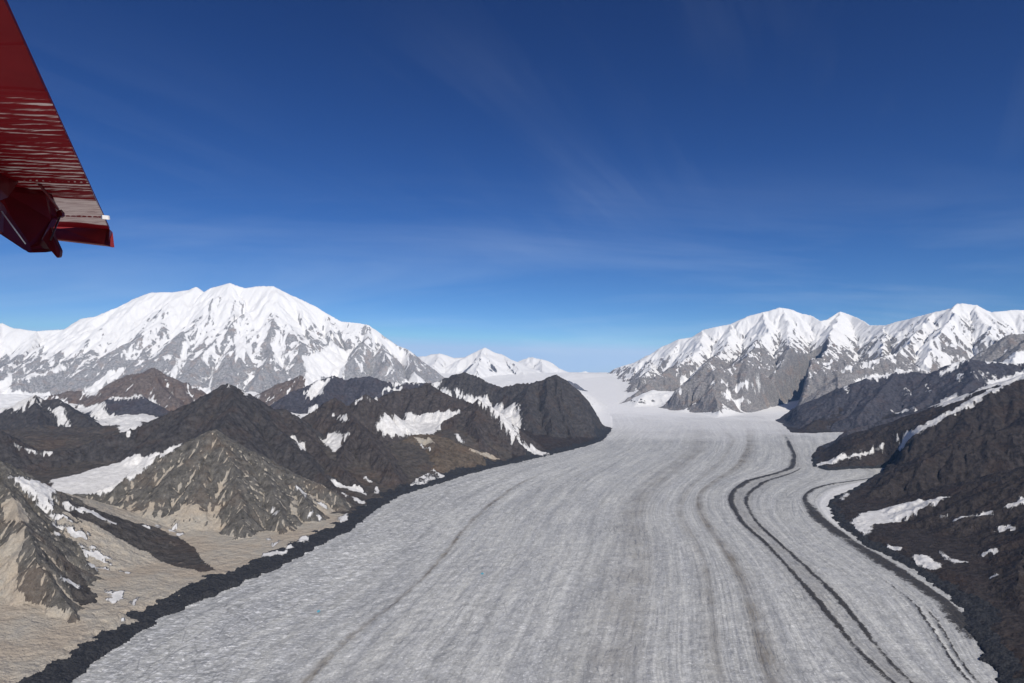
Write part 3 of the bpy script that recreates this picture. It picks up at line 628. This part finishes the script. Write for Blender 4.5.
def land_material():
    m, t, b = new_mat('mountain_ground'); L = t.links.new
    pos = N(t, 'ShaderNodeNewGeometry').outputs['Position']
    mk = attr(t, 'mask'); sp = N(t, 'ShaderNodeSeparateColor'); L(mk.outputs['Color'], sp.inputs[0])
    tn = attr(t, 'tint').outputs['Color']
    st = N(t, 'ShaderNodeMapping'); st.inputs['Scale'].default_value = (.35, .35, 1.6); st.inputs['Rotation'].default_value = (R(12), R(18), 0); L(pos, st.inputs[0])
    strata = val_noise(t, st.outputs[0], .012, 6, .65, .4)
    n_big = val_noise(t, pos, .0035, 5, .6); n_mid = val_noise(t, pos, .022, 6, .65); n_fine = val_noise(t, pos, .11, 4, .65)
    rock = mixc(t, 1.0, tn, N_rgb(t, rng(t, n_mid, .3, .7, .50, 1.50)), 'MULTIPLY')
    rock = mixc(t, 1.0, rock, N_rgb(t, rng(t, strata, .3, .7, .86, 1.14)), 'MULTIPLY')
    rock = mixc(t, rng(t, n_big, .52, .66, 0, .35), rock, mixc(t, 1.0, tn, (1.35, 1.0, .78), 'MULTIPLY'))
    rock = mixc(t, 1.0, rock, N_rgb(t, rng(t, n_fine, .25, .75, .7, 1.3)), 'MULTIPLY')
    sand = mixc(t, rng(t, n_mid, .35, .65), (.54, .48, .385), (.43, .40, .345))
    sand = mixc(t, rng(t, n_big, .45, .6), sand, (.49, .42, .33))
    sand = mixc(t, 1.0, sand, N_rgb(t, rng(t, n_fine, .25, .75, .8, 1.2)), 'MULTIPLY')
    sc = mth(t, 'ADD', sp.outputs[1], mth(t, 'MULTIPLY', mth(t, 'SUBTRACT', n_mid, .5), .35))
    col = mixc(t, rng(t, sc, .42, .58), rock, sand)
    dk = mth(t, 'ADD', sp.outputs[2], mth(t, 'MULTIPLY', mth(t, 'SUBTRACT', n_mid, .5), .3))
    deb = mixc(t, rng(t, n_fine, .35, .65), (.024, .026, .031), (.068, .068, .070))
    col = mixc(t, rng(t, dk, .42, .58), col, deb)
    sn = mth(t, 'ADD', sp.outputs[0], mth(t, 'MULTIPLY', mth(t, 'SUBTRACT', n_mid, .5), .42))
    sn = mth(t, 'ADD', sn, mth(t, 'MULTIPLY', mth(t, 'SUBTRACT', n_fine, .5), .16))
    sf = rng(t, sn, .45, .56)
    zs = N(t, 'ShaderNodeSeparateXYZ'); L(pos, zs.inputs[0])
    snc = mixc(t, rng(t, n_mid, .3, .7), (.90, .895, .875), (.82, .82, .81))
    dirty = mixc(t, rng(t, n_mid, .35, .62), (.78, .77, .75), (.50, .49, .47))
    snc = mixc(t, mth(t, 'MULTIPLY', mth(t, 'MULTIPLY', rng(t, zs.outputs[2], 1500., 900.), rng(t, zs.outputs[1], 14500., 11500.)), rng(t, n_fine, .3, .6, .4, .85)), snc, dirty)
    col = mixc(t, sf, col, snc)
    L(col, b.inputs['Base Color']); b.inputs['Roughness'].default_value = .9; b.inputs['Specular IOR Level'].default_value = .15
    hgt = mth(t, 'ADD', mth(t, 'MULTIPLY', n_mid, 32.0), mth(t, 'MULTIPLY', n_fine, 6.0))
    hgt = mth(t, 'MULTIPLY', hgt, rng(t, sf, 0, 1, 1, .12))
    bp = N(t, 'ShaderNodeBump', i_Strength=1.0, i_Distance=1.0); L(hgt, bp.inputs['Height']); L(bp.outputs[0], b.inputs['Normal'])
    return m
def N_rgb(t, v):
    n = N(t, 'ShaderNodeCombineColor')
    for i in range(3): t.links.new(v, n.inputs[i])
    return n.outputs[0]
def ice_material():
    m, t, b = new_mat('glacier_ice'); L = t.links.new
    pos = N(t, 'ShaderNodeNewGeometry').outputs['Position']
    mk = attr(t, 'mask'); sp = N(t, 'ShaderNodeSeparateColor'); L(mk.outputs['Color'], sp.inputs[0])   # moraine, grit, clean snow
    fl = attr(t, 'flow').outputs['Vector']     # x across the flow, y along it
    s1 = N(t, 'ShaderNodeMapping'); s1.inputs['Scale'].default_value = (6.5, .0011, 1); L(fl, s1.inputs[0])
    streak = val_noise(t, s1.outputs[0], 1.0, 6, .62, .3)
    s1b = N(t, 'ShaderNodeMapping'); s1b.inputs['Scale'].default_value = (11.0, .00022, 1); L(fl, s1b.inputs[0])
    longs = val_noise(t, s1b.outputs[0], 1.0, 4, .6, .0)
    s2 = N(t, 'ShaderNodeMapping'); s2.inputs['Scale'].default_value = (34.0, .006, 1); L(fl, s2.inputs[0])
    fine_s = val_noise(t, s2.outputs[0], 1.0, 5, .65, .3)
    n_big = val_noise(t, pos, .0012, 4, .55); n_mid = val_noise(t, pos, .018, 6, .68); n_fine = val_noise(t, pos, .085, 5, .7)
    s3 = N(t, 'ShaderNodeMapping'); s3.inputs['Rotation'].default_value = (0, 0, R(28)); s3.inputs['Scale'].default_value = (.026, .085, .04); L(pos, s3.inputs[0])
    cross = val_noise(t, s3.outputs[0], 1.0, 5, .68, .6)
    col = mixc(t, rng(t, streak, .36, .64), (.43, .435, .43), (.57, .57, .54))
    col = mixc(t, 1.0, col, N_rgb(t, rng(t, fine_s, .3, .7, .90, 1.08)), 'MULTIPLY')
    col = mixc(t, 1.0, col, N_rgb(t, rng(t, n_mid, .3, .7, .80, 1.18)), 'MULTIPLY')
    col = mixc(t, 1.0, col, N_rgb(t, rng(t, n_fine, .32, .68, .74, 1.22)), 'MULTIPLY')
    col = mixc(t, mth(t, 'MULTIPLY', rng(t, n_fine, .57, .63), rng(t, cross, .50, .58)), col, (.86, .86, .85))
    sepf = N(t, 'ShaderNodeSeparateXYZ'); L(fl, sepf.inputs[0])
    side = rng(t, sepf.outputs[0], 1.25, .5)
    s6 = N(t, 'ShaderNodeMapping'); s6.inputs['Rotation'].default_value = (0, 0, R(14)); s6.inputs['Scale'].default_value = (.026, .062, .03); L(pos, s6.inputs[0])
    fl_n = val_noise(t, s6.outputs[0], 1.0, 4, .6, .4)
    col = mixc(t, mth(t, 'MULTIPLY', mth(t, 'MULTIPLY', rng(t, fl_n, .58, .62), side), .85), col, (.88, .88, .86))  # white flecks: seracs catching the sun, put into the ice colour
    col = mixc(t, mth(t, 'MULTIPLY', mth(t, 'MULTIPLY', rng(t, fl_n, .46, .38), side), .6), col, (.25, .255, .25))
    rough = mth(t, 'MULTIPLY', rng(t, cross, .56, .68), mth(t, 'ADD', mth(t, 'MULTIPLY', side, .9), .12))
    col = mixc(t, rough, col, (.80, .81, .81))
    col = mixc(t, 1.0, col, N_rgb(t, rng(t, longs, .3, .7, .83, 1.13)), 'MULTIPLY')
    gr = mth(t, 'MULTIPLY', sp.outputs[1], rng(t, fine_s, .3, .6, .5, 1.2), True)
    dsh = N(t, 'ShaderNodeMapping'); dsh.inputs['Scale'].default_value = (30.0, .008, 1); L(fl, dsh.inputs[0])
    dash = val_noise(t, dsh.outputs[0], 1.0, 5, .7, .6)
    col = mixc(t, gr, col, (.22, .20, .17))
    col = mixc(t, mth(t, 'MULTIPLY', rng(t, dash, .56, .62), mth(t, 'ADD', mth(t, 'MULTIPLY', sp.outputs[1], .8), .30), True), col, (.16, .168, .185))
    # thin dark melt channels running with the ice
    s4 = N(t, 'ShaderNodeMapping'); s4.inputs['Scale'].default_value = (13.0, .0042, 1); L(fl, s4.inputs[0])
    vv = N(t, 'ShaderNodeTexVoronoi', feature='DISTANCE_TO_EDGE', i_Scale=1.0); L(s4.outputs[0], vv.inputs['Vector'])
    wob = mth(t, 'MULTIPLY', rng(t, vv.outputs[0], .0, .035, 1, 0), rng(t, n_big, .46, .6, .0, .45))
    col = mixc(t, wob, col, (.11, .115, .13))
    col = mixc(t, rng(t, sp.outputs[2], 0, 1, 0, .97), col, mixc(t, rng(t, n_mid, .35, .65), (.88, .875, .86), (.93, .925, .91)))
    # melt pools, bright blue, few
    vp = N(t, 'ShaderNodeTexVoronoi', i_Scale=1.0)
    s5 = N(t, 'ShaderNodeMapping'); s5.inputs['Scale'].default_value = (.0085, .0040, .001); L(pos, s5.inputs[0]); L(s5.outputs[0], vp.inputs['Vector'])
    sc5 = N(t, 'ShaderNodeSeparateColor'); L(vp.outputs['Color'], sc5.inputs[0])
    pool = mth(t, 'MULTIPLY', mth(t, 'LESS_THAN', vp.outputs['Distance'], mth(t, 'MULTIPLY', sc5.outputs[1], .085)), mth(t, 'GREATER_THAN', sc5.outputs[0], .35))
    ysep = N(t, 'ShaderNodeSeparateXYZ'); L(pos, ysep.inputs[0])
    pool = mth(t, 'MULTIPLY', pool, mth(t, 'LESS_THAN', ysep.outputs[1], 3900.))
    pool = mth(t, 'MULTIPLY', pool, mth(t, 'LESS_THAN', sepf.outputs[0], 1.9))
    col = mixc(t, pool, col, mixc(t, mth(t, 'GREATER_THAN', sc5.outputs[2], .62), (.13, .42, .52), (.04, .06, .08)))
    mo = mth(t, 'ADD', sp.outputs[0], mth(t, 'MULTIPLY', mth(t, 'SUBTRACT', n_mid, .5), 1.3))
    mo = mth(t, 'ADD', mo, mth(t, 'MULTIPLY', mth(t, 'SUBTRACT', n_fine, .5), 1.7))
    deb = mixc(t, rng(t, n_fine, .35, .65), (.028, .027, .028), (.085, .079, .072))
    col = mixc(t, rng(t, mo, .38, .62), col, deb)
    L(col, b.inputs['Base Color']); b.inputs['Roughness'].default_value = .75; b.inputs['Specular IOR Level'].default_value = .25
    hgt = mth(t, 'ADD', mth(t, 'MULTIPLY', n_mid, 9.0), mth(t, 'MULTIPLY', n_fine, 4.0))
    hgt = mth(t, 'ADD', hgt, mth(t, 'MULTIPLY', cross, mth(t, 'ADD', mth(t, 'MULTIPLY', side, 10.0), 1.2)))
    hgt = mth(t, 'ADD', hgt, mth(t, 'MULTIPLY', fine_s, 2.5))
    bp = N(t, 'ShaderNodeBump', i_Strength=.7, i_Distance=1.0); L(mth(t, 'MULTIPLY', hgt, rng(t, sp.outputs[2], 0, 1, 1, .0)), bp.inputs['Height']); L(bp.outputs[0], b.inputs['Normal'])
    return m
MAT_LAND, MAT_ICE = land_material(), ice_material()

# ------------------------------------------------------------------ meshes, one for each land form
def quantise(f): return np.clip(f, 0, 1)
def build(name, mask, mat, attrs, smooth=True):
    """mask: boolean per cell (NA-1, NR-1)"""
    ci, ri = np.where(mask)
    if len(ci) == 0: return None
    v00 = ci*NR+ri; quads = np.stack([v00, v00+1, v00+NR+1, v00+NR], 1)
    used, inv = np.unique(quads.ravel(), return_inverse=True)
    me = bpy.data.meshes.new(name); nv = len(used); nf_ = len(quads)
    me.vertices.add(nv); co = np.stack([X.ravel()[used], Y.ravel()[used], H.ravel()[used]], 1).astype(np.float32)
    me.vertices.foreach_set('co', co.ravel())
    me.loops.add(nf_*4); me.loops.foreach_set('vertex_index', inv.astype(np.int32).ravel())
    me.polygons.add(nf_); me.polygons.foreach_set('loop_start', np.arange(0, nf_*4, 4, dtype=np.int32))
    me.update(calc_edges=True)
    me.polygons.foreach_set('use_smooth', np.ones(nf_, bool))
    for an, kind, data in attrs:
        a = me.attributes.new(an, kind, 'POINT')
        d = data.reshape(-1, data.shape[-1])[used].astype(np.float32)
        if kind == 'FLOAT_COLOR':
            a.data.foreach_set('color', np.concatenate([d, np.ones((nv, 1), np.float32)], 1).ravel())
        else: a.data.foreach_set('vector', d.ravel())
    me.materials.append(mat)
    ob = bpy.data.objects.new(name, me); S.collection.objects.link(ob)
    return ob
cell = lambda a: a[:-1, :-1]
iceq = ice[:-1, :-1] & ice[1:, :-1] & ice[:-1, 1:] & ice[1:, 1:]
idq = np.where(iceq, -2, ID[:-1, :-1])
flow3 = np.stack([U, Y, np.zeros(X.shape)], -1)
icemask = np.stack([quantise(moraine), quantise(grit), quantise(white_ice)], -1)
landmask = np.stack([quantise(snow*.5+.5), quantise(scree*.5+.5) if False else quantise(scree), quantise(dark)], -1)
def setp(o, label, cat, kind='structure'):
    o['label'] = label; o['category'] = cat; o['kind'] = kind
gl = build('glacier', idq == -2, MAT_ICE, [('mask', 'FLOAT_COLOR', icemask), ('flow', 'FLOAT_VECTOR', flow3)])
setp(gl, 'wide grey glacier with long curving flow stripes and dark moraine bands', 'glacier')
lt = build('terrain', idq == -1, MAT_LAND, [('mask', 'FLOAT_COLOR', landmask), ('tint', 'FLOAT_COLOR', tint)])
setp(lt, 'sandy and rubble covered valley sides and snowy side valleys between the hills', 'ground')
for mi, m in enumerate(MASSES):
    o_ = build(m['name'], idq == mi, MAT_LAND, [('mask', 'FLOAT_COLOR', landmask), ('tint', 'FLOAT_COLOR', tint)])
    if o_: setp(o_, m['label'], m['cat'])
print('meshes', time.time()-T0)

# ------------------------------------------------------------------ the aircraft wing above
def red_paint():
    m, t, b = new_mat('streaked_red_paint'); L = t.links.new
    co = N(t, 'ShaderNodeTexCoord').outputs['Object']
    at_ = attr(t, 'paleness').outputs['Fac']
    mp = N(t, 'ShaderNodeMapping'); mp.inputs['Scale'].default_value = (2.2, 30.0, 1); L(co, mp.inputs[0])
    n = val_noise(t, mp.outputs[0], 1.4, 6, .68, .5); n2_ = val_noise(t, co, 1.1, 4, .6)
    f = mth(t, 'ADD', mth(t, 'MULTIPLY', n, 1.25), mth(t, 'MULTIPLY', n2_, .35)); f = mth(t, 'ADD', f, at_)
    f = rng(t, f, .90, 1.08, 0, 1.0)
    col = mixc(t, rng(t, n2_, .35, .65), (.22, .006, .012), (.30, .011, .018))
    L(mixc(t, f, col, (.95, .78, .73)), b.inputs['Base Color']); b.inputs['Roughness'].default_value = .55  # pale stripes and panels mixed into the red base colour
    b.inputs['Specular IOR Level'].default_value = .08; b.inputs['Coat Weight'].default_value = .0; b.inputs['Coat Roughness'].default_value = .15
    return m
def plain(name, col, rough=.4):
    m, t, b = new_mat(name)
    co = N(t, 'ShaderNodeTexCoord').outputs['Object']; n = val_noise(t, co, 5.0, 5, .6)
    c = mixc(t, rng(t, n, .3, .7), tuple(x*.8 for x in col), tuple(min(1, x*1.2) for x in col)); t.links.new(c, b.inputs['Base Color'])
    b.inputs['Roughness'].default_value = rough; return m
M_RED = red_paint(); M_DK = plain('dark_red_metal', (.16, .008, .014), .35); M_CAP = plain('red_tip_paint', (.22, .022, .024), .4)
M_WHT = plain('white_paint', (.8, .78, .75)); M_STEEL = plain('dark_steel', (.06, .03, .03), .4)
import bmesh
WZ = 1.8                                       # wing underside above the eye
def wp(u, v, up=0.):                           # point of the wing's underside
    x, y, z = ray(u, v); k = (WZ+up)/z; return Vector((x*k, k, CAM_Z+WZ+up))
def pd(u, v, d):
    x, y, z = ray(u, v); return Vector((x*d, d, CAM_Z+z*d))
wing = bpy.data.objects.new('aircraft_wing', None); S.collection.objects.link(wing)
wing.location = wp(-120, 120); wing['label'] = 'red aircraft wing seen from below with pale streaks, at the upper left'; wing['category'] = 'aircraft wing'
WL = Vector(wing.location)
def link_part(name, me, mat, parent=wing):
    me.materials.append(mat); o = bpy.data.objects.new(name, me); S.collection.objects.link(o); o.parent = parent
    return o
def skin():
    rows, cols = 620, 170
    e0, e1 = wp(-102.1, -230), wp(109.5, 229.5)      # outer edge of the underside, near end to tip end
    l0 = e0+Vector((-2.1, .05, 0)); l1 = e1+Vector((-2.25, -.62, 0))
    vs_, paleness, faces = [], [], []
    rs = np.random.RandomState(4)
    jog = rs.rand(400)
    for i in range(rows+1):
        f = i/rows
        for j in range(cols+1):
            g = j/cols; p = (e0.lerp(e1, f)).lerp(l0.lerp(l1, f), g)
            Yv = p.y+.12*g*0
            # pressed stiffeners every 12.5 cm between the two smooth end bays
            a = (f*(e1-e0).length)/.105; k = int(a); fr = a-k
            mid = ss(.358, .366, f)*(1-ss(.735, .742, f))
            z = 0.012*mid*max(0, math.sin(math.pi*fr))**2.5+.004*math.sin(9*g*2+k*1.7)*mid
            for s0 in (.267, .686, .769, .90, .36):
                z -= .010*math.exp(-((f-s0)/.0012)**2)
            z += .010*math.sin(g*14+f*9)*math.sin(f*31)*(1-mid)
            vs_.append(p-WL+Vector((0, 0, z)))
            pl = -.36+.30*ss(.355, .39, f)+.14*ss(.45, .72, f)+.22*ss(.74, .80, f)-.85*ss(.955, .97, f)-.16*ss(.1, .5, g)+mid*.30*math.exp(-((fr-.62)/.14)**2)-mid*.08
            for s0 in (.267, .686, .769, .90): pl -= (.9 if s0 in (.267, .769) or (j//2) % 2 else .1)*math.exp(-((f-s0)/.0026)**2)
            if fr < .28 and .36 < f < .74: pl -= .26
            if .36 < f < .74: pl += .05*(jog[k % 400]-.5)*4
            paleness.append(pl)
    W = cols+1
    for i in range(rows):
        for j in range(cols): a = i*W+j; faces.append((a, a+W, a+W+1, a+1))
    # upper surface and edges: closes the wing
    n0 = len(vs_)
    for i in (0, rows):
        f = i/rows
        for g, h in ((0, .03), (.12, .10), (.5, .20), (1, .22)):
            p = (e0.lerp(e1, f)).lerp(l0.lerp(l1, f), g); vs_.append(p-WL+Vector((0, 0, h))); paleness.append(-1)
    for q in range(3): faces.append((n0+q, n0+q+1, n0+4+q+1, n0+4+q))
    for q0, q1 in ((0, 0), (3, cols)): faces.append([i*W+q1 for i in range(rows+1)]+[n0+4+q0, n0+q0])
    for i, b0 in ((0, n0), (rows, n0+4)): faces.append([i*W+j for j in range(cols+1)]+[b0+3, b0+2, b0+1, b0])
    me = bpy.data.meshes.new('wing_skin'); me.from_pydata(vs_, [], faces); me.update()
    a = me.attributes.new('paleness', 'FLOAT', 'POINT'); a.data.foreach_set('value', np.array(paleness, np.float32))
    me.polygons.foreach_set('use_smooth', np.array([len(p.vertices) == 4 for p in me.polygons], bool))
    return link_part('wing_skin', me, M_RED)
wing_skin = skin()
def slab(name, pts, depth, mat, parent=wing, bevel=.006):
    """a plate with its outline given by (u, v, metres away), depth metres thick away from the eye"""
    bm = bmesh.new(); back = Vector((0, depth, depth*.28))
    org = Vector((0, 0, 0)) if parent is not wing else WL
    A = [bm.verts.new(pd(*p)-WL) for p in pts]; B = [bm.verts.new(pd(*p)-WL+back) for p in pts]
    bm.faces.new(A); bm.faces.new(B[::-1]); n = len(A)
    for i in range(n): bm.faces.new((A[i], B[i], B[(i+1) % n], A[(i+1) % n]))
    bmesh.ops.recalc_face_normals(bm, faces=bm.faces)
    bmesh.ops.bevel(bm, geom=[e for e in bm.edges if e.calc_face_angle(0) > .4], offset=bevel, segments=2, affect='EDGES', clamp_overlap=True)
    me = bpy.data.meshes.new(name); bm.to_mesh(me); bm.free(); return link_part(name, me, mat, parent)
def rod(name, a, b, rad, mat, parent=wing):
    a, b = Vector(a), Vector(b); d = (b-a); q = d.to_track_quat('Z', 'Y')
    bm = bmesh.new(); bmesh.ops.create_cone(bm, cap_ends=True, segments=14, radius1=rad, radius2=rad*.9, depth=d.length)
    for v in bm.verts: v.co = q @ v.co+(a+b)/2-WL
    me = bpy.data.meshes.new(name); bm.to_mesh(me); bm.free()
    for p in me.polygons: p.use_smooth = len(p.vertices) == 4
    return link_part(name, me, mat, parent)
# closing piece at the wing tip, drooping a little, in plain red
def tip():
    a = [wp(-260, 217), wp(0, 226.5), wp(54, 229.5), wp(109.5, 229.5), wp(112.8, 232)]
    b = [pd(-260, 226, 8.05), pd(0, 234.5, 8.1), pd(54, 240.5, 8.1), pd(108, 246.8, 8.15), pd(115.2, 248, 8.15)]
    bm = bmesh.new(); up = Vector((-.02, .0, .05))
    A = [bm.verts.new(p-WL) for p in a]; B = [bm.verts.new(p-WL) for p in b]; C_ = [bm.verts.new(p-WL+up+Vector((-.07 if i == 4 else 0, 0, 0))) for i, p in enumerate(a)]; D_ = [bm.verts.new(p-WL+up*.35+Vector((-.07 if i == 4 else 0, -.05, 0))) for i, p in enumerate(b)]
    for i in range(4):
        bm.faces.new((A[i], A[i+1], B[i+1], B[i])); bm.faces.new((C_[i], D_[i], D_[i+1], C_[i+1]))
        bm.faces.new((B[i], B[i+1], D_[i+1], D_[i])); bm.faces.new((A[i], C_[i], C_[i+1], A[i+1]))
    bm.faces.new((A[4], C_[4], D_[4], B[4])); bm.faces.new((A[0], B[0], D_[0], C_[0]))
    bmesh.ops.recalc_face_normals(bm, faces=bm.faces)
    bmesh.ops.bevel(bm, geom=list(bm.edges), offset=.008, segments=2, affect='EDGES', clamp_overlap=True)
    me = bpy.data.meshes.new('wing_tip'); bm.to_mesh(me); bm.free(); return link_part('wing_tip', me, M_CAP)
tip()
body = slab('strut_fairing', [(-60,196,6.0),(-20,190,6.2),(0,190,6.25),(14.5,182.5,6.45),(39.5,183,6.5),(45.5,196,6.5),(52.7,212,6.6),(51.4,219,6.5),(46,229,6.4),(42,238,6.35),(40.2,240.5,6.35),(40.6,245.5,6.3),(43.5,249,6.3),(46.8,248.6,6.3),(46,252.4,6.25),(28.3,252.8,6.2),(23.7,249.5,6.2),(0,233,6.2),(-60,196,6.1)][1:], .10, M_DK)
slab('strut', [(-70,130,5.0),(0,174,6.0),(12,181,6.15),(0,198,5.9),(-70,226,5.0)], .10, M_DK)
slab('lower_strut', [(-60,140,4.8),(0,205,5.9),(2,210,5.95),(25.5,243,6.1),(28.6,252.6,6.1),(23.5,250,6.05),(0,234,5.85),(-60,196,4.8)], .05, M_DK)
rod('strut_edge_highlight', pd(1.3, 211, 5.86), pd(25.6, 244, 6.04), .006, M_WHT)  # added pale rod: the highlight along the strut edge, made as a shape
slab('balance_arm', [(42,238.5,6.3),(50,226.7,6.4),(52.7,236,6.35),(59.6,251,6.3),(59.0,257,6.3),(57.5,258.4,6.3),(55.8,257,6.3),(48,247.8,6.3)], .05, M_DK)
slab('hinge_bracket', [(51,213,6.55),(56,212,6.6),(59,209.5,6.6),(62,213,6.6),(62.3,216.5,6.6),(60,218,6.6),(55,217.6,6.6),(51,217.5,6.55)], .04, M_DK)
rod('control_rod', pd(60.2, 216, 6.5), pd(50.5, 240, 6.3), .009, M_STEEL)
rod('control_rod', pd(53, 233.2, 6.6), wp(71, 229.5)-Vector((0, .45, .06)), .008, M_STEEL)
rod('control_rod', wp(39.5, 184), pd(58, 209, 6.55), .014, M_DK)
slab('static_tab', [(100.5,215,7.35),(108,215.8,7.4),(108.7,219.9,7.4),(101,219,7.35)], .03, M_WHT, bevel=.003)
for k, (u_, v_) in enumerate(()): pass


# ------------------------------------------------------------------ thin air between here and the far range
bm = bmesh.new(); bmesh.ops.create_cube(bm, size=1)
top, bot, half = float(H.max())+60, float(min(H.min(), 0))-20, 43500.
for v in bm.verts: v.co = (v.co.x*2*half, v.co.y*2*half, bot if v.co.z < 0 else top)
me = bpy.data.meshes.new('haze'); bm.to_mesh(me); bm.free()
hz = bpy.data.materials.new('haze'); hz.use_nodes = True; t = hz.node_tree; t.nodes.clear()
ho = N(t, 'ShaderNodeOutputMaterial'); pv = N(t, 'ShaderNodeVolumePrincipled')
pv.inputs['Color'].default_value = (.30, .58, 1, 1); pv.inputs['Density'].default_value = HAZE_DENSITY; pv.inputs['Anisotropy'].default_value = .0
t.links.new(pv.outputs[0], ho.inputs['Volume'])
me.materials.append(hz); o_ = bpy.data.objects.new('haze', me); S.collection.objects.link(o_); o_['kind'] = 'stuff'; o_['label'] = 'thin blue haze lying over the far mountains'; o_['category'] = 'haze'

print('done', time.time()-T0)
